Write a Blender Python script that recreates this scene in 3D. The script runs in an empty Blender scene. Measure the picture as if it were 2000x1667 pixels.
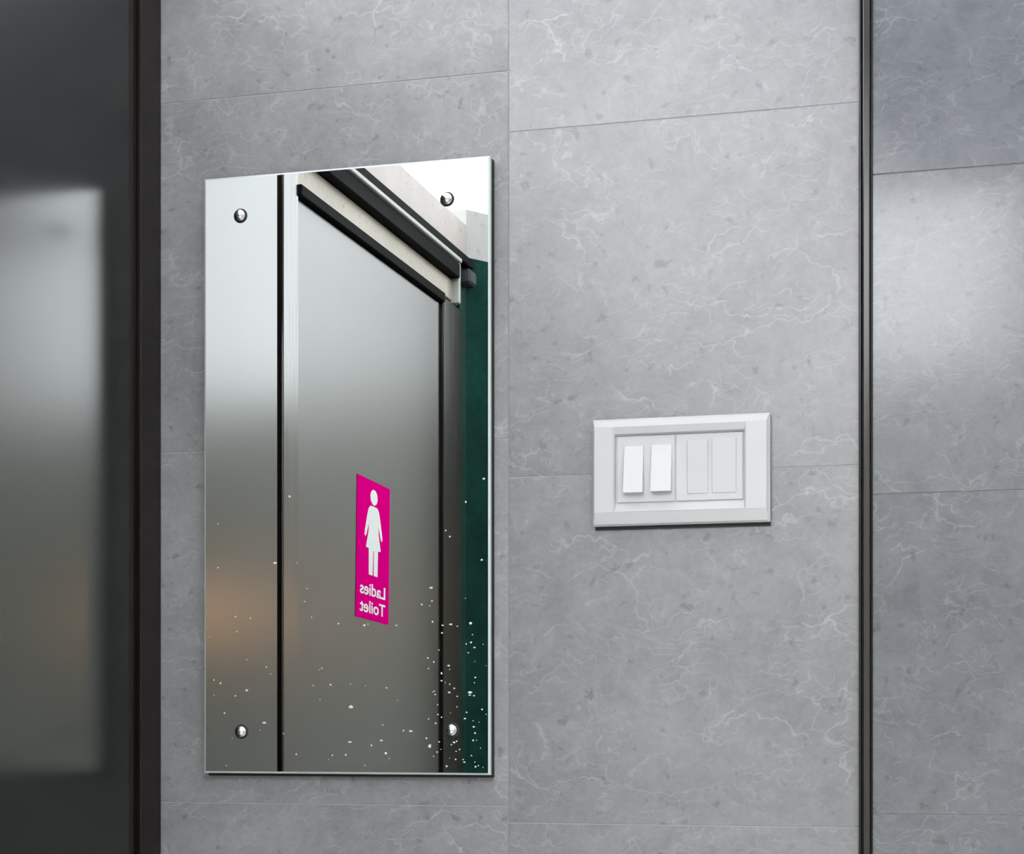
import bpy, bmesh, math, random
from mathutils import Vector, Matrix
from mathutils.geometry import tessellate_polygon

# ------------------------------------------------------------------ camera, world, exposure
C = bpy.context.scene.collection
sc = bpy.context.scene
F = 3600.0                      # focal length in pixels of a 2000 px wide frame
TH = math.radians(15.1)         # camera turned left of the wall's normal
D = 1.47                        # distance of the camera from the tiled wall (m)
EYE = 1.45
HZ = 1410.0                     # horizon row in the photograph
cam_d = bpy.data.cameras.new('camera'); cam = bpy.data.objects.new('camera', cam_d); C.objects.link(cam)
cam.location = (0, -D, EYE); cam.rotation_euler = (math.pi/2, 0, TH)
cam_d.sensor_width = 36; cam_d.lens = F/2000*36; cam_d.shift_y = (HZ-833.5)/2000
cam_d.clip_start = 0.02
sc.camera = cam

SKY = 7.0
w = bpy.data.worlds.new('sky'); sc.world = w; w.use_nodes = True
wn = w.node_tree.nodes; wl = w.node_tree.links
bg = wn['Background']; bg.inputs['Color'].default_value = (0.945, 0.965, 1.0, 1); bg.inputs['Strength'].default_value = SKY
sc.view_settings.view_transform = 'Standard'; sc.view_settings.look = 'None'
sc.view_settings.exposure = 0.0; sc.view_settings.gamma = 1.0
try: sc.view_settings.use_curve_mapping = False
except Exception: pass
sc.cycles.max_bounces = 8; sc.cycles.diffuse_bounces = 4; sc.cycles.glossy_bounces = 6

def wx(px):                     # pixel column -> X on the tiled wall plane (Y = 0)
    u = (px-1000)/F
    dx, dy = -math.sin(TH)+u*math.cos(TH), math.cos(TH)+u*math.sin(TH)
    return D/dy*dx
def wz(px, py):                 # pixel -> Z on the tiled wall plane
    u = (px-1000)/F
    return EYE + (HZ-py)/F*D/(math.cos(TH)+u*math.sin(TH))

# ------------------------------------------------------------------ materials
def mat(name, col=(.5,.5,.5), rough=.5, metal=0.0, ior=1.5, emis=None, estr=0, coat=0):
    m = bpy.data.materials.new(name); m.use_nodes = True
    b = m.node_tree.nodes['Principled BSDF']
    b.inputs['Base Color'].default_value = (*col, 1); b.inputs['Roughness'].default_value = rough
    b.inputs['Metallic'].default_value = metal; b.inputs['IOR'].default_value = ior
    if coat: b.inputs['Coat Weight'].default_value = coat; b.inputs['Coat Roughness'].default_value = .1
    if emis: b.inputs['Emission Color'].default_value = (*emis, 1); b.inputs['Emission Strength'].default_value = estr
    return m
class N:
    def __init__(s, m): s.t = m.node_tree; s.b = s.t.nodes['Principled BSDF']
    def n(s, typ, **kw):
        x = s.t.nodes.new(typ)
        for k, v in kw.items():
            if k in x.inputs: x.inputs[k].default_value = v
            else: setattr(x, k, v)
        return x
    def l(s, a, b): s.t.links.new(a, b)
    def ramp(s, src, stops, interp='LINEAR'):
        r = s.t.nodes.new('ShaderNodeValToRGB'); r.color_ramp.interpolation = interp
        e = r.color_ramp.elements
        while len(e) < len(stops): e.new(.5)
        for i, (p, c) in enumerate(stops):
            e[i].position = p; e[i].color = (*c, 1) if isinstance(c, tuple) else (c, c, c, 1)
        s.l(src, r.inputs[0]); return r.outputs[0]
    def mixc(s, f, a, b, blend='MIX'):
        m = s.t.nodes.new('ShaderNodeMix'); m.data_type = 'RGBA'; m.blend_type = blend
        for sock, v in ((m.inputs[0], f), (m.inputs[6], a), (m.inputs[7], b)):
            if hasattr(v, 'links') or hasattr(v, 'is_linked'): s.l(v, sock)
            elif isinstance(v, (int, float)): sock.default_value = v
            else: sock.default_value = (*v, 1)
        return m.outputs[2]
    def math(s, op, a, b=0.0, clamp=False):
        m = s.t.nodes.new('ShaderNodeMath'); m.operation = op; m.use_clamp = clamp
        for i, v in enumerate((a, b)):
            if isinstance(v, (int, float)): m.inputs[i].default_value = v
            else: s.l(v, m.inputs[i])
        return m.outputs[0]

def stone(name, lo, hi, vein, vamt, rough, ior=1.5, seed=0.0, scale=1.0, bump=.02, spec_vary=.08):
    m = mat(name, hi, rough, ior=ior); g = N(m)
    tc = g.n('ShaderNodeTexCoord'); oi = g.n('ShaderNodeObjectInfo')
    add = g.n('ShaderNodeVectorMath', operation='MULTIPLY_ADD')
    cr = g.n('ShaderNodeCombineXYZ'); g.l(oi.outputs['Random'], cr.inputs[0]); g.l(oi.outputs['Random'], cr.inputs[2]); cr.inputs[1].default_value = seed
    g.l(cr.outputs[0], add.inputs[0]); add.inputs[1].default_value = (17, 3.37, 29); g.l(tc.outputs['Object'], add.inputs[2])
    co = add.outputs[0]
    def noise(sc_, det, rg, dist=0.0, vec=co):
        n = g.n('ShaderNodeTexNoise'); n.inputs['Scale'].default_value = sc_*scale; n.inputs['Detail'].default_value = det
        n.inputs['Roughness'].default_value = rg; n.inputs['Distortion'].default_value = dist; g.l(vec, n.inputs['Vector']); return n
    big = noise(7, 5, .6, .4).outputs[0]
    med = noise(52, 7, .78, .5).outputs[0]
    fine = noise(240, 3, .6).outputs[0]
    v = g.math('ADD', g.math('MULTIPLY', big, .45), g.math('ADD', g.math('MULTIPLY', med, .42), g.math('MULTIPLY', fine, .13)))
    base = g.ramp(v, [(.36, lo), (.62, hi)])
    # warped coordinates for crackled white veins running diagonally
    wn_ = noise(13, 4, .62)
    wsub = g.n('ShaderNodeVectorMath', operation='SUBTRACT'); g.l(wn_.outputs['Color'], wsub.inputs[0]); wsub.inputs[1].default_value = (.5, .5, .5)
    wsc = g.n('ShaderNodeVectorMath', operation='SCALE'); g.l(wsub.outputs[0], wsc.inputs[0]); wsc.inputs['Scale'].default_value = .085/scale
    wad = g.n('ShaderNodeVectorMath', operation='ADD'); g.l(co, wad.inputs[0]); g.l(wsc.outputs[0], wad.inputs[1])
    mp = g.n('ShaderNodeMapping'); g.l(wad.outputs[0], mp.inputs['Vector'])
    mp.inputs['Rotation'].default_value = (0, math.radians(35), 0); mp.inputs['Scale'].default_value = (.50, 1, 1.55)
    sx_ = g.n('ShaderNodeSeparateXYZ'); g.l(mp.outputs[0], sx_.inputs[0])
    cx_ = g.n('ShaderNodeCombineXYZ'); g.l(g.math('ADD', sx_.outputs[0], g.math('MULTIPLY', sx_.outputs[1], .7)), cx_.inputs[0]); g.l(sx_.outputs[2], cx_.inputs[1])
    def veins(sc_, width, msc, thr):
        vo = g.n('ShaderNodeTexVoronoi'); vo.feature = 'DISTANCE_TO_EDGE'; vo.inputs['Scale'].default_value = sc_*scale
        vo.voronoi_dimensions = '2D'; g.l(cx_.outputs[0], vo.inputs['Vector'])
        line = g.ramp(vo.outputs['Distance'], [(0.0, 1.0), (width, 0.0)])
        mask = g.ramp(noise(msc, 3, .6, .5).outputs[0], [(thr, 0.0), (thr+.14, 1.0)])
        return g.math('MULTIPLY', line, mask)
    a = veins(7, .010, 12, .50); b = veins(22, .030, 16, .47); c = veins(60, .060, 24, .43)
    vv = g.math('ADD', a, g.math('ADD', g.math('MULTIPLY', b, .8), g.math('MULTIPLY', c, .6)), True)
    vv = g.math('MULTIPLY', vv, vamt)
    col = g.mixc(vv, base, vein)
    # small dark pits
    pit = g.ramp(noise(95, 2, .5).outputs[0], [(.26, 1.0), (.36, 0.0)])
    col = g.mixc(g.math('MULTIPLY', pit, .45), col, tuple(x*.5 for x in lo))
    g.l(col, g.b.inputs['Base Color'])
    rr = g.math('ADD', rough-spec_vary/2, g.math('MULTIPLY', med, spec_vary)); g.l(rr, g.b.inputs['Roughness'])
    bp = g.n('ShaderNodeBump'); bp.inputs['Strength'].default_value = bump; bp.inputs['Distance'].default_value = .002
    g.l(med, bp.inputs['Height']); g.l(bp.outputs[0], g.b.inputs['Normal'])
    return m

M = {}
M['tile_left'] = stone('grey_marble_left', (.215,.215,.225), (.335,.332,.342), (.52,.53,.54), .45, .36, ior=1.28, seed=1.3, spec_vary=.03)
M['tile_mid'] = stone('grey_marble_middle', (.175,.175,.185), (.278,.276,.286), (.46,.47,.48), .42, .27, ior=1.62, seed=2.2, spec_vary=.02, bump=.008)
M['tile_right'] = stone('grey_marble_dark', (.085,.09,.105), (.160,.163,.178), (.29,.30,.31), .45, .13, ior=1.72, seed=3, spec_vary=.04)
M['grout'] = mat('pale_grout', (.42,.42,.425), .8)
M['grout_dark'] = mat('dark_grout', (.10,.10,.105), .8)
M['green'] = stone('dark_green_marble', (.001,.010,.008), (.004,.034,.027), (.02,.10,.08), .3, .3, ior=1.15, seed=5, scale=1.5)
M['plaster'] = stone('grey_plaster', (.26,.26,.255), (.32,.32,.31), (.34,.34,.34), .05, .8, seed=6)
M['beige'] = stone('beige_board', (.25,.215,.17), (.36,.32,.265), (.38,.34,.29), .2, .45, seed=7)
M['pink'] = stone('pinkish_board', (.30,.255,.24), (.38,.345,.33), (.40,.26,.21), .3, .5, seed=8)
M['white'] = mat('light_block_roof_white', (.80,.80,.80), .7)
M['milky'] = mat('added_milky_canopy_sheet', (.85,.86,.87), .4)
_g = N(M['milky']); _t = _g.n('ShaderNodeBsdfTranslucent'); _t.inputs[0].default_value = (.85,.86,.88,1); _m = _g.n('ShaderNodeMixShader'); _m.inputs[0].default_value = .6
_g.l(_g.b.outputs[0], _m.inputs[1]); _g.l(_t.outputs[0], _m.inputs[2]); _g.l(_m.outputs[0], _g.t.nodes['Material Output'].inputs['Surface'])
M['concrete'] = stone('concrete_ground', (.50,.50,.49), (.60,.60,.58), (.4,.4,.4), .1, .8, seed=9, scale=.2)
M['render_wall'] = stone('olive_render', (.34,.35,.32), (.42,.425,.39), (.35,.35,.33), .1, .8, seed=10, scale=.2)

def bronze(name, col, rough, metal=.85, ior=1.5):
    m = mat(name, col, rough, metal, ior); g = N(m)
    tc = g.n('ShaderNodeTexCoord'); mp = g.n('ShaderNodeMapping'); g.l(tc.outputs['Object'], mp.inputs[0]); mp.inputs['Scale'].default_value = (220, 220, 9)
    n = g.n('ShaderNodeTexNoise'); n.inputs['Scale'].default_value = 1; n.inputs['Detail'].default_value = 4; g.l(mp.outputs[0], n.inputs['Vector'])
    g.l(g.math('ADD', rough-.08, g.math('MULTIPLY', n.outputs[0], .16)), g.b.inputs['Roughness'])
    g.l(g.mixc(n.outputs[0], tuple(c*.75 for c in col), tuple(c*1.25 for c in col)), g.b.inputs['Base Color'])
    bp = g.n('ShaderNodeBump'); bp.inputs['Strength'].default_value = .03; bp.inputs['Distance'].default_value = .001
    g.l(n.outputs[0], bp.inputs['Height']); g.l(bp.outputs[0], g.b.inputs['Normal'])
    return m
M['bronze'] = bronze('dark_bronze_aluminium', (.009,.006,.005), .20, .0, 1.5)
M['bronze_gloss'] = bronze('glossy_bronze_aluminium', (.009,.006,.005), .20, .0, 1.5)
M['bronze'].node_tree.nodes['Principled BSDF'].inputs['Specular IOR Level'].default_value = .22
M['bronze_grey'] = bronze('grey_bronze_aluminium', (.055,.053,.052), .15, .8)
M['rail'] = bronze('dark_rail_metal', (.005,.006,.006), .6, .0, 1.08)
M['alu'] = bronze('pale_aluminium', (.30,.30,.29), .5, .2)
M['black'] = mat('flat_black', (.008,.009,.01), .6)

def frosted(name, rg):
    m = mat(name, (.004,.007,.006), rg, ior=1.5); g = N(m)
    tc = g.n('ShaderNodeTexCoord'); mp = g.n('ShaderNodeMapping'); g.l(tc.outputs['Object'], mp.inputs[0]); mp.inputs['Scale'].default_value = (1, 40, 3)
    n = g.n('ShaderNodeTexNoise'); n.inputs['Scale'].default_value = 1; n.inputs['Detail'].default_value = 5; g.l(mp.outputs[0], n.inputs['Vector'])
    g.l(g.math('ADD', rg-.006, g.math('MULTIPLY', n.outputs[0], .012)), g.b.inputs['Roughness'])
    return m
M['frost'] = frosted('frosted_dark_glass', .20); M['frost_door'] = frosted('frosted_door_glass', .27)
M['silver'] = mat('mirror_silver', (.90,.93,.915), .0, 1.0)
M['glass_edge'] = mat('ground_glass_edge', (.55,.62,.60), .15)
M['back_and_shadow'] = mat('mirror_back_and_shadow', (.01,.01,.01), .7)
M['chrome'] = mat('chrome', (.75,.75,.76), .07, 1.0)
M['spots'] = mat('dried_water_spots', (.72,.76,.74), .4)
M['plastic'] = mat('white_plastic', (.56,.56,.57), .45)
M['plastic_module'] = mat('white_plastic_module', (.56,.56,.57), .38)
M['plastic_rocker'] = mat('bright_white_plastic', (.61,.61,.62), .32)
M['magenta'] = mat('magenta_vinyl', (.62,.0,.19), .6, ior=1.15)
M['magenta'].node_tree.nodes['Principled BSDF'].inputs['Specular IOR Level'].default_value = 0
M['white_vinyl'] = mat('white_vinyl', (.70,.72,.72), .6, ior=1.2)
M['lamp'] = mat('warm_glass_lamp', (.9,.6,.35), .4, emis=(1.0,.50,.22), estr=8)

# ------------------------------------------------------------------ helpers
def box_bm(x0,x1,y0,y1,z0,z1, bev=0.0, seg=1, bm=None):
    own = bm is None
    if own: bm = bmesh.new()
    r = bmesh.ops.create_cube(bm, size=1.0)
    for v in r['verts']:
        v.co = Vector(((x0+x1)/2+v.co.x*(x1-x0), (y0+y1)/2+v.co.y*(y1-y0), (z0+z1)/2+v.co.z*(z1-z0)))
    if bev > 0:
        es = list({e for v in r['verts'] for e in v.link_edges})
        bmesh.ops.bevel(bm, geom=es, offset=bev, segments=seg, affect='EDGES', profile=.5)
    return bm
def mesh_of(name, bm, m, smooth=False):
    me = bpy.data.meshes.new(name); bmesh.ops.recalc_face_normals(bm, faces=bm.faces); bm.to_mesh(me); bm.free()
    for x in (m if isinstance(m, (list, tuple)) else [m]): me.materials.append(x)
    if smooth:
        for p in me.polygons: p.use_smooth = True
    return me
def obj(name, bm, m, parent=None, smooth=False, loc=None):
    me = bm if isinstance(bm, bpy.types.Mesh) else mesh_of(name, bm, m, smooth)
    o = bpy.data.objects.new(name, me); C.objects.link(o)
    if loc is not None: o.location = loc
    if parent is not None: o.parent = parent
    return o
def part(name, parent, m, x0,x1,y0,y1,z0,z1, bev=.0008, seg=1):
    """world-space box as a child whose origin is its own centre"""
    c = Vector(((x0+x1)/2,(y0+y1)/2,(z0+z1)/2))
    bm = box_bm(-(x1-x0)/2,(x1-x0)/2,-(y1-y0)/2,(y1-y0)/2,-(z1-z0)/2,(z1-z0)/2,bev,seg)
    p = parent.location if parent is not None else Vector((0,0,0))
    return obj(name, bm, m, parent, loc=c-p)
def thing(name, label, cat, loc=(0,0,0), group=None):
    o = bpy.data.objects.new(name, None); C.objects.link(o); o.location = loc; o.empty_display_size = .05
    o['label'] = label; o['category'] = cat
    if group: o['group'] = group
    return o
def tag(o, label, cat):
    o['label'] = label; o['category'] = cat
def struct(o, label=None):
    o['kind'] = 'structure'
    if label: o['label'] = label
    return o
def sempty(name, loc, label=None):
    o = bpy.data.objects.new(name, None); C.objects.link(o); o.location = loc; o.empty_display_size = .05
    return struct(o, label)
def prism_bm(pts, z0, z1):
    bm = bmesh.new()
    lo = [bm.verts.new((x,y,z0)) for x,y in pts]; hi = [bm.verts.new((x,y,z1)) for x,y in pts]
    bm.faces.new(lo); bm.faces.new(hi[::-1]); n = len(pts)
    for i in range(n): bm.faces.new((lo[i], lo[(i+1)%n], hi[(i+1)%n], hi[i]))
    return bm

SX = -0.715                     # plane of the side wall with the glass door
CEIL = EYE + .679
# ------------------------------------------------------------------ the setting
gm = box_bm(-9,9,-9,.6,-.1,0)
struct(obj('floor', gm, M['concrete']), 'pale concrete ground')
struct(obj('glare_canopy', box_bm(-.17,2.6,-.95,.25,CEIL+.0005,CEIL+.012,.002), M['milky']), 'added milky translucent canopy sheet shaping the glare on the right tiles')  # unseen canopy, added to tone the reflected glare on the upper right tiles

# tiled wall: backing + tiles
wb = struct(obj('wall_back', box_bm(SX-.03,2.4,.0019,.16,0,CEIL), M['grout']), 'wall clad in grey marble-look tiles')
X_L, X_M0, X_M1, X_R0 = SX+.0005, wx(993), wx(1678), wx(1700)
def tiles(col, x0, x1, joints, m, front, step, jg=.0006):
    zs = [0.0] + joints + [CEIL-.001]
    cache = {}
    for i in range(len(zs)-1):
        a, b = zs[i]+jg/2, zs[i+1]-jg/2
        if b-a < .01: continue
        h = round(b-a, 5); key = h
        if key not in cache:
            cache[key] = mesh_of('tile', box_bm(-(x1-x0)/2,(x1-x0)/2,0,.0085-front,-h/2,h/2,.0004), m)
        o = obj('tile', cache[key], None, wb, loc=((x0+x1)/2, front, (a+b)/2))
def joints(zlist, step):
    z = sorted(zlist); lo = z[0]
    out = list(z)
    while lo-step > .05: lo -= step; out.insert(0, lo)
    hi = out[-1]
    while hi+step < CEIL-.05: hi += step; out.append(hi)
    return out
tiles('l', X_L, X_M0-.0005, joints([EYE-.0695, EYE+.2345, EYE+.5385], .304), M['tile_left'], .0014, .304)
tiles('m', X_M0, X_M1, joints([EYE-.083, EYE+.2023, EYE+.4875], .285), M['tile_mid'], .0010, .285)
RJ = joints([EYE-.072, EYE+.1787, EYE+.4297], .2508)
obj('grout', box_bm(X_M0,X_M1,.0014,.0030,0,CEIL-.002), M['grout'], wb)
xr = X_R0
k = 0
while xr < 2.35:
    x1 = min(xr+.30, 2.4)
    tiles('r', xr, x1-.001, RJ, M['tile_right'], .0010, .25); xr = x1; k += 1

# vertical metal strip dividing the tiles at right
t1 = sempty('trim_1', (wx(1690), 0, 0), 'dark metal edging strip running up between the tile fields')
zt = CEIL-.001
part('outer_flange', t1, M['bronze_grey'], X_M1, wx(1683.5), -.0040, .0085, 0, zt, .0008)
part('groove', t1, M['black'], wx(1683.5), wx(1686), -.0010, .0085, 0, zt, 0)
part('cover_strip', t1, M['bronze_grey'], wx(1686), wx(1700), -.0052, .0085, 0, zt, .0008, 2)
part('inner_flange', t1, M['bronze'], wx(1700), wx(1704.5), -.0030, .00095, 0, zt, .0006)

# ---- side wall: fixed frosted panel, door and its frame (plane X = SX, running towards the camera)
d1 = sempty('door_1', (SX, 0, 0), 'frosted glass toilet door with dark bronze frame on the left side wall')
T = lambda t: -t
zc = CEIL-.001
part('corner_post', d1, M['bronze'], SX-.05, SX+.0020, T(.0385), -.0002, 0, zc, .0012)
part('post_bead', d1, M['bronze'], SX-.05, SX-.0020, T(.0525), T(.0387), 0, zc, .0010)
fp = part('fixed_panel', d1, M['frost'], SX-.012, SX-.002, T(.2955), T(.0526), .012, zc, .0008)
part('dark_gap_strip', d1, M['black'], SX-.05, SX-.0055, T(.3050), T(.2957), 0, zc, 0)
part('hinge_post', d1, M['bronze_gloss'], SX-.05, SX+.0005, T(.3475), T(.3052), 0, zc, .0016, 2)
dl = part('door_leaf', d1, M['frost_door'], SX-.013, SX-.003, T(.8530), T(.3480), .012, EYE+.547, .0008)
part('latch_post', d1, M['bronze'], SX-.05, SX+.0015, T(.9336), T(.8536), 0, EYE+.556, .0016, 2)
part('header_rail', d1, M['rail'], SX-.05, SX+.004, T(.8534), T(.3480), EYE+.5485, EYE+.5605, .001)
part('track_rail', d1, M['rail'], SX-.05, SX+.010, T(.9000), T(.3480), EYE+.590, EYE+.6095, .0012)
part('track_lip', d1, M['alu'], SX-.05, SX+.013, T(.9000), T(.3480), EYE+.6100, EYE+.6155, .0008)
part('cover_rail', d1, M['rail'], SX-.05, SX+.010, T(.966), T(.3480), EYE+.6165, EYE+.6285, .0012)
part('end_bracket', d1, M['black'], SX-.02, SX+.014, T(.966), T(.935), EYE+.592, EYE+.612, .003)
part('end_cap', d1, M['alu'], SX-.02, SX+.008, T(.9100), T(.9020), EYE+.558, EYE+.612, .001)
tr2 = struct(part('trim_2', None, M['beige'], SX-.05, SX-.002, T(.93), T(.348), EYE+.5612, EYE+.5895, .001), 'beige board between the two rails over the door')
wlf = struct(part('wall_left', None, M['pink'], SX-.05, SX-.001, T(.964), T(.348), EYE+.629, CEIL-.001, .0), 'pinkish board above the door rails')
# green marble pillar with grey plaster above it
foot = [(SX-.001,-.934),(SX-.001,-.965),(SX+.095,-1.107),(SX+.095,-1.18),(SX-.25,-1.18),(SX-.25,-.934)]
struct(obj('wall_pillar', prism_bm(foot, 0, EYE+.634), M['green']), 'dark green marble pillar beside the toilet door')
foot2 = [(SX-.0505,-.9655),(SX-.001,-.9655),(SX+.093,-1.1055),(SX+.093,-1.178),(SX-.25,-1.178),(SX-.25,-.9655)]
struct(obj('wall_plaster', prism_bm(foot2, EYE+.6345, EYE+.700), M['plaster']), 'pale grey plaster above the green marble pillar')
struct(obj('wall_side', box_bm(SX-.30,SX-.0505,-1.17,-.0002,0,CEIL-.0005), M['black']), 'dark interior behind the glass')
struct(obj('light_block_wall', box_bm(2.401,2.6,-5.0,-.0,0,5.0), M['render_wall']), 'unseen tall rendered wall added to cut sky light from the right')  # out of view, added only to hold back diffuse sky light
struct(obj('light_block_roof', box_bm(-2.2,2.4,-3.2,.2,EYE+1.85,EYE+1.97,.004), M['white']), 'unseen high white roof slab added to block overhead sky light')  # added overhead blocker, evens the sky light down the tiled wall

# ---- what stands behind the camera
struct(obj('wall_rear', box_bm(-6,6,-5.25,-5.0,0,2.66,.01), M['render_wall']), 'low rendered boundary wall behind the viewer')
struct(obj('wall_column', box_bm(.035,.70,-4.99,-4.7,0,3.6,.01), M['render_wall']), 'taller pier of the boundary wall')
lampo = thing('wall_lamp', 'round warm globe lamp on the olive boundary wall', 'lamp', (1.48,-4.99,1.85))
bm = bmesh.new(); bmesh.ops.create_uvsphere(bm, u_segments=24, v_segments=16, radius=.12, matrix=Matrix.Translation((0,.17,0)))
obj('globe', bm, M['lamp'], lampo, True)
bm = bmesh.new(); bmesh.ops.create_cone(bm, cap_ends=True, segments=24, radius1=.07, radius2=.05, depth=.07, matrix=Matrix.Translation((0,.033,0))@Matrix.Rotation(-math.pi/2,4,'X'))
obj('bracket', bm, M['bronze'], lampo)

# ------------------------------------------------------------------ mirror
mx0, mx1 = wx(409), wx(964)
mz0, mz1 = wz(409,1508), wz(409,357)
MY = -.0110                                        # front face
mir = thing('wall_mirror', 'tall frameless rectangular mirror with four dome screws on the grey tiled wall', 'mirror', ((mx0+mx1)/2, 0, mz0))
cx = (mx0+mx1)/2; hw = (mx1-mx0)/2; hh = mz1-mz0
bm = bmesh.new(); bv = .0016
out = [(-hw,0),(hw,0),(hw,hh),(-hw,hh)]; inn = [(-hw+bv,bv),(hw-bv,bv),(hw-bv,hh-bv),(-hw+bv,hh-bv)]
vb = [bm.verts.new((x,MY+.005,z)) for x,z in out]; vm = [bm.verts.new((x,MY+.0009,z)) for x,z in out]; vf = [bm.verts.new((x,MY,z)) for x,z in inn]
bm.faces.new(vf).material_index = 0
for i in range(4):
    j = (i+1)%4
    bm.faces.new((vm[i],vm[j],vf[j],vf[i])).material_index = 1
    bm.faces.new((vb[i],vb[j],vm[j],vm[i])).material_index = 1
bm.faces.new(vb[::-1]).material_index = 1
obj('mirror_glass', bm, [M['silver'], M['glass_edge']], mir)
obj('backing_and_shadow_line', box_bm(-hw+.002,hw+.0003,MY+.0052,.0012,-.0024,hh-.001), M['back_and_shadow'], mir)  # dark board, drawn past the lower edge to paint the mirror's shadow line
def dome(r, h, seg=24, rings=6, y0=0.0):
    bm = bmesh.new(); rows = []
    prof = [(r, 0), (r, -h*.25)] + [(r*math.cos(a), -h*.25-h*.75*math.sin(a)) for a in [math.pi/2*i/rings for i in range(1, rings)]]
    for rr, y in prof: rows.append([bm.verts.new((rr*math.cos(2*math.pi*i/seg), y0+y, rr*math.sin(2*math.pi*i/seg))) for i in range(seg)])
    top = bm.verts.new((0, y0-h, 0))
    for a, b in zip(rows, rows[1:]):
        for i in range(seg): bm.faces.new((a[i], a[(i+1)%seg], b[(i+1)%seg], b[i]))
    for i in range(seg): bm.faces.new((rows[-1][i], rows[-1][(i+1)%seg], top))
    bm.faces.new(rows[0][::-1])
    return bm
sm = mesh_of('screw_cap', dome(.0048, .0052), M['chrome'], True)
wm = mesh_of('washer', dome(.0062, .0012), M['black'], True)
for px, py in ((480,428),(881,396),(482,1428),(890,1425)):
    obj('washer', wm, None, mir, loc=(wx(px)-cx, MY, wz(px,py)-mz0))
    obj('screw_cap', sm, None, mir, loc=(wx(px)-cx, MY-.0008, wz(px,py)-mz0))
# dried splashes on the lower half of the mirror
random.seed(7)
bm = bmesh.new()
def spot(px, py, r, ax=1.0):
    x, z = wx(px)-cx, wz(px,py)-mz0
    n = 8; h = r*.25
    ph = random.random()*6
    ring = [bm.verts.new((x+ax*r*math.cos(2*math.pi*i/n+ph)*(1+.2*random.uniform(-1,1)), MY-.00002, z+r*math.sin(2*math.pi*i/n+ph)*(1+.2*random.uniform(-1,1)))) for i in range(n)]
    top = bm.verts.new((x, MY-.00002-h, z))
    for i in range(n): bm.faces.new((ring[i], ring[(i+1)%n], top))
for s in [(917,983,4,.8),(926,1218,5,1),(575,972,3.5,1.3),(547,1101,3.5,1.8),(850,1149,3.5,1.6),(694,1380,5,1.5),(847,1456,6,.9),
          (753,1445,3,2),(810,1427,3,2.2),(796,1426,3,.8),(692,1448,2.6,2.6),(762,1470,4,1),(720,1222,3.5,1.3),(492,1348,3,1.7),
          (441,1334,3.5,.9),(428,1328,3,.6),(526,1411,3,2.4),(870,1315,3.5,.9),(855,1293,3,.8),(888,1220,3,2),(872,1222,2.5,1.5),
          (886,1050,3,1),(878,1038,2.5,1),(927,1255,3,1.2),(948,1095,3,1.4),(952,938,3,1.6),(925,1352,3.5,2.2),(885,1352,2.5,2),
          (884,1300,2.6,1.8),(880,1495,3.5,1),(936,1496,3,1),(658,1474,2.6,1),(684,1473,3,1),(588,1472,3,1),(590,1101,2,1),
          (918,1258,2.5,1),(934,1265,2.5,1.5),(922,1275,2,1),(930,1240,2,1),(436,1110,2.5,1.2),(436,1025,2,1),(470,1205,2,1.5),
          (604,1176,2,1.5),(782,1222,2,1.8),(870,1400,2.5,1),(865,1270,2.2,1),(756,1415,2,1),(900,1380,2,1.2)]:
    spot(s[0], s[1], s[2]/2400.0*.62, s[3])
for _ in range(95):
    py = 1506-abs(random.gauss(0, 150)); px = random.uniform(416, 958)
    if random.random() < .5: px = random.uniform(840, 958)
    if 965 < py < 1498: spot(px, py, random.uniform(.8,1.7)/2400, random.uniform(.8,1.8))
wsp = obj('water_spots', bm, M['spots'], mir); wsp['kind'] = 'stuff'

# ------------------------------------------------------------------ switch plate
px0, px1 = wx(1160), wx(1505.5)
pz0, pz1 = wz(1332,1024.5), wz(1332,815)
W, H = px1-px0, pz1-pz0
sw = thing('light_switch', 'white plastic light switch plate with two rockers on grey tile right of the mirror', 'switch', ((px0+px1)/2, .0010, pz0))
def L(px): return wx(px)-(px0+px1)/2
def Zp(py): return (1024.5-py)/(1024.5-815)*H
bm = bmesh.new()
def ring(l, r, b, t, y, rc=0.0): # insets from the outer outline, optional rounded corners
    x0, x1, z0, z1 = -W/2+l, W/2-r, b, H-t
    pts = []
    n = 4
    for (cx_, cz_, a0) in ((x1-rc, z0+rc, -90), (x1-rc, z1-rc, 0), (x0+rc, z1-rc, 90), (x0+rc, z0+rc, 180)):
        for i in range(n+1):
            a = math.radians(a0+90*i/n); pts.append((cx_+rc*math.cos(a), cz_+rc*math.sin(a)))
    return [bm.verts.new((x, -y, z)) for x, z in pts]
oL, oR = L(1204)+W/2, W/2-L(1457)
RC = .0010
rings = [ring(.004,.004,.004,.004,0.0,RC), ring(.004,.004,.004,.004,.0022,RC), ring(0,0,0,0,.0022,RC), ring(0,0,0,0,.0062,RC),
         ring(.0012,.0012,.0014,.0018,.0082,RC), ring(.0024,.0024,.0105,.0065,.0106,RC),
         ring(oL-.0012,oR-.0012,.0108,.0070,.0108,.0006), ring(oL,oR,.0112,.0125,.0092,.0005), ring(oL+.0005,oR+.0005,.0185,.0140,.0052,.0004)]
for a, b in zip(rings, rings[1:]):
    n = len(a)
    for i in range(n): bm.faces.new((a[i], a[(i+1)%n], b[(i+1)%n], b[i]))
bm.faces.new(rings[-1]); bm.faces.new(rings[0][::-1])
obj('cover_frame', bm, M['plastic'], sw)
obj('dark_gap_strip', box_bm(-W/2+.0015,W/2-.0002,-.0021,0,-.0026,H-.004), M['black'], sw)  # black strip below the plate stands in for its shadow line
zb, ztp = .0187, H-.0142
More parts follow.
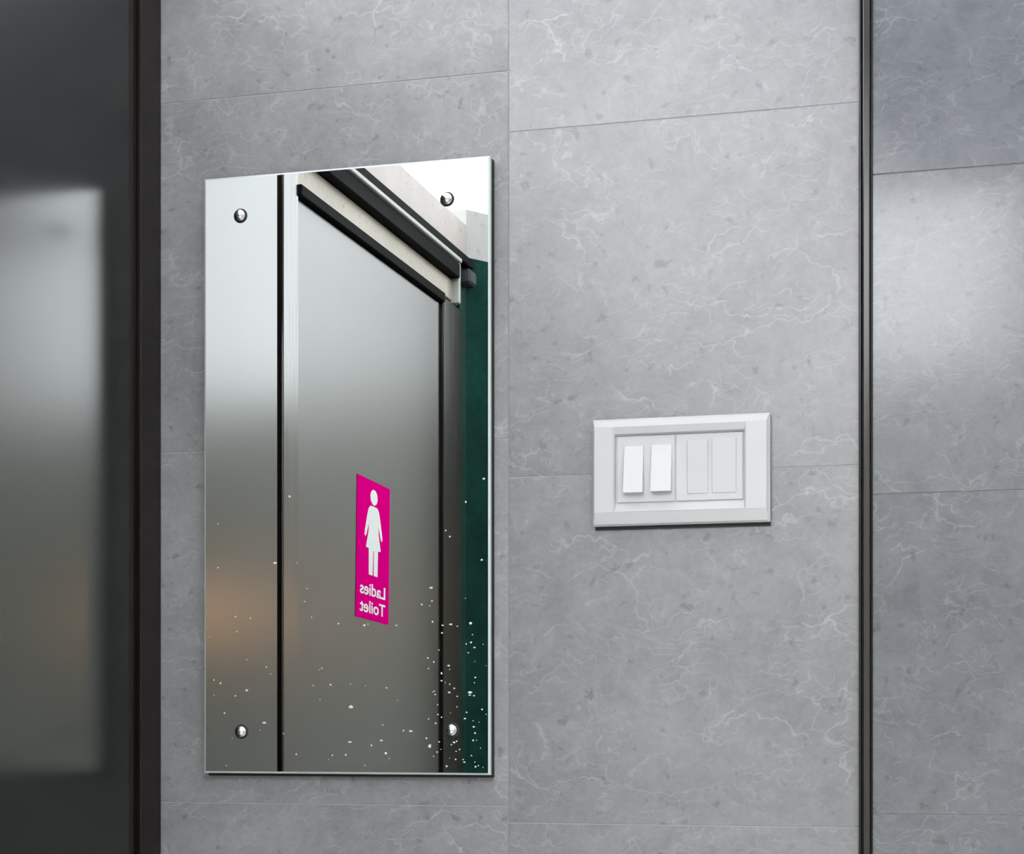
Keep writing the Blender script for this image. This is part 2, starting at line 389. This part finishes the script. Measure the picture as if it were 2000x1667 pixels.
def mod(name, a, b, m):
    x0, x1 = L(a), L(b)
    return obj(name, box_bm(-(x1-x0)/2,(x1-x0)/2,-.0014,0,-(ztp-zb)/2,(ztp-zb)/2,.0004), m, sw, loc=((x0+x1)/2,-.0052,(zb+ztp)/2))
ml = mod('switch_module', 1208, 1320, M['plastic_module']); mr = mod('switch_module', 1322.5, 1453, M['plastic_module'])
ml['label'] = 'module with two pressed bright white rockers'; mr['label'] = 'module with two flat blank keys'
def rocker(name, modu, a, b, ya, yb, ytop, ybot, m):
    x0, x1, z1, z0 = L(a), L(b), Zp(ya), Zp(yb)
    hx, hz = (x1-x0)/2, (z1-z0)/2
    bm = bmesh.new()
    P = [(-hx,0,-hz),(hx,0,-hz),(hx,0,hz),(-hx,0,hz),(-hx,-ybot,-hz),(hx,-ybot,-hz),(hx,-ytop,hz),(-hx,-ytop,hz)]
    v = [bm.verts.new(p) for p in P]
    for f in ((0,1,2,3),(4,5,6,7),(0,1,5,4),(2,3,7,6),(1,2,6,5),(0,3,7,4)): bm.faces.new([v[i] for i in f])
    bmesh.ops.recalc_face_normals(bm, faces=bm.faces)
    bmesh.ops.bevel(bm, geom=list(bm.edges), offset=.0004, segments=2, affect='EDGES', profile=.5)
    return obj(name, bm, m, modu, loc=Vector(((x0+x1)/2,-.0066,(z0+z1)/2))-modu.location)
rocker('rocker', ml, 1222, 1260, 869, 962, .0010, .0068, M['plastic_rocker'])
rocker('rocker', ml, 1275, 1315, 868, 961, .0010, .0068, M['plastic_rocker'])
rocker('key', mr, 1345, 1385, 862, 966, .0022, .0006, M['plastic_module'])
rocker('key', mr, 1393, 1440, 860, 966, .0022, .0006, M['plastic_module'])

# ------------------------------------------------------------------ sticker on the door leaf (seen in the mirror)
# local frame: x = reading direction (+Y world), y = out of the door (+X world), z up
st = thing('toilet_sticker', 'magenta vinyl sticker with white woman figure on the frosted glass door', 'sticker', (SX-.0028, T(.589), EYE+.200))
st.rotation_euler = (0, math.radians(0), math.radians(90))
TI = Matrix.Rotation(math.radians(-2.0), 4, 'Y')
sw_, sh_ = .115, .163
def flat(name, pts, y, th, m):
    bm = bmesh.new()
    a = [bm.verts.new(TI @ Vector((x,-y,z))) for x,z in pts]; b = [bm.verts.new(TI @ Vector((x,-y-th,z))) for x,z in pts]
    n = len(pts)
    for i, j, k_ in tessellate_polygon([[Vector((x, z, 0)) for x, z in pts]]):
        bm.faces.new((a[i],a[j],a[k_])); bm.faces.new((b[i],b[k_],b[j]))
    for i in range(n): bm.faces.new((a[i], a[(i+1)%n], b[(i+1)%n], b[i]))
    return obj(name, bm, m, st)
flat('vinyl_sheet', [(-sw_/2,-sh_/2),(sw_/2,-sh_/2),(sw_/2,sh_/2),(-sw_/2,sh_/2)], .0000, .0003, M['magenta'])
hc = (0,.0625)
flat('head', [(hc[0]+.0122*math.cos(2*math.pi*i/28), hc[1]+.0090*math.sin(2*math.pi*i/28)) for i in range(28)], .0003, .0003, M['white_vinyl'])
right = [(0,.0520),(.0120,.0515),(.0175,.0480),(.0215,.0410),(.0300,.0210),(.0310,.0160),(.0285,.0140),(.0250,.0165),(.0165,.0315),
         (.0175,.0210),(.0255,.0020),(.0160,.0015),(.0150,-.0290),(.0022,-.0290),(.0012,.0000),(0,.0000)]
figure = right + [(-x, z) for x, z in right[-2:0:-1]]
flat('woman_figure', figure, .0003, .0003, M['white_vinyl'])
def lettering(txt, z, size):
    cu = bpy.data.curves.new('lettering', 'FONT'); cu.body = txt; cu.size = size; cu.align_x = 'CENTER'; cu.extrude = .00015; cu.offset = .00028
    tmp = bpy.data.objects.new('tmp', cu); C.objects.link(tmp)
    bpy.context.view_layer.update()
    me = bpy.data.meshes.new_from_object(tmp.evaluated_get(bpy.context.evaluated_depsgraph_get()))
    bpy.data.objects.remove(tmp); me.materials.clear(); me.materials.append(M['white_vinyl'])
    R = TI @ Matrix.Translation((0, -.00048, z)) @ Matrix.Rotation(math.pi/2, 4, 'X')
    xs = [v.co.x for v in me.vertices]; me.transform(Matrix.Diagonal((0.088/(max(xs)-min(xs)), 1, 1, 1)))
    me.transform(R)
    o = bpy.data.objects.new('lettering', me); C.objects.link(o); o.parent = st; return o
l1 = lettering('Ladies', -.0530, .0200); l2 = lettering('Toilet', -.0735, .0200)
l1['label'] = 'white lettering reading Ladies'; l2['label'] = 'white lettering reading Toilet'
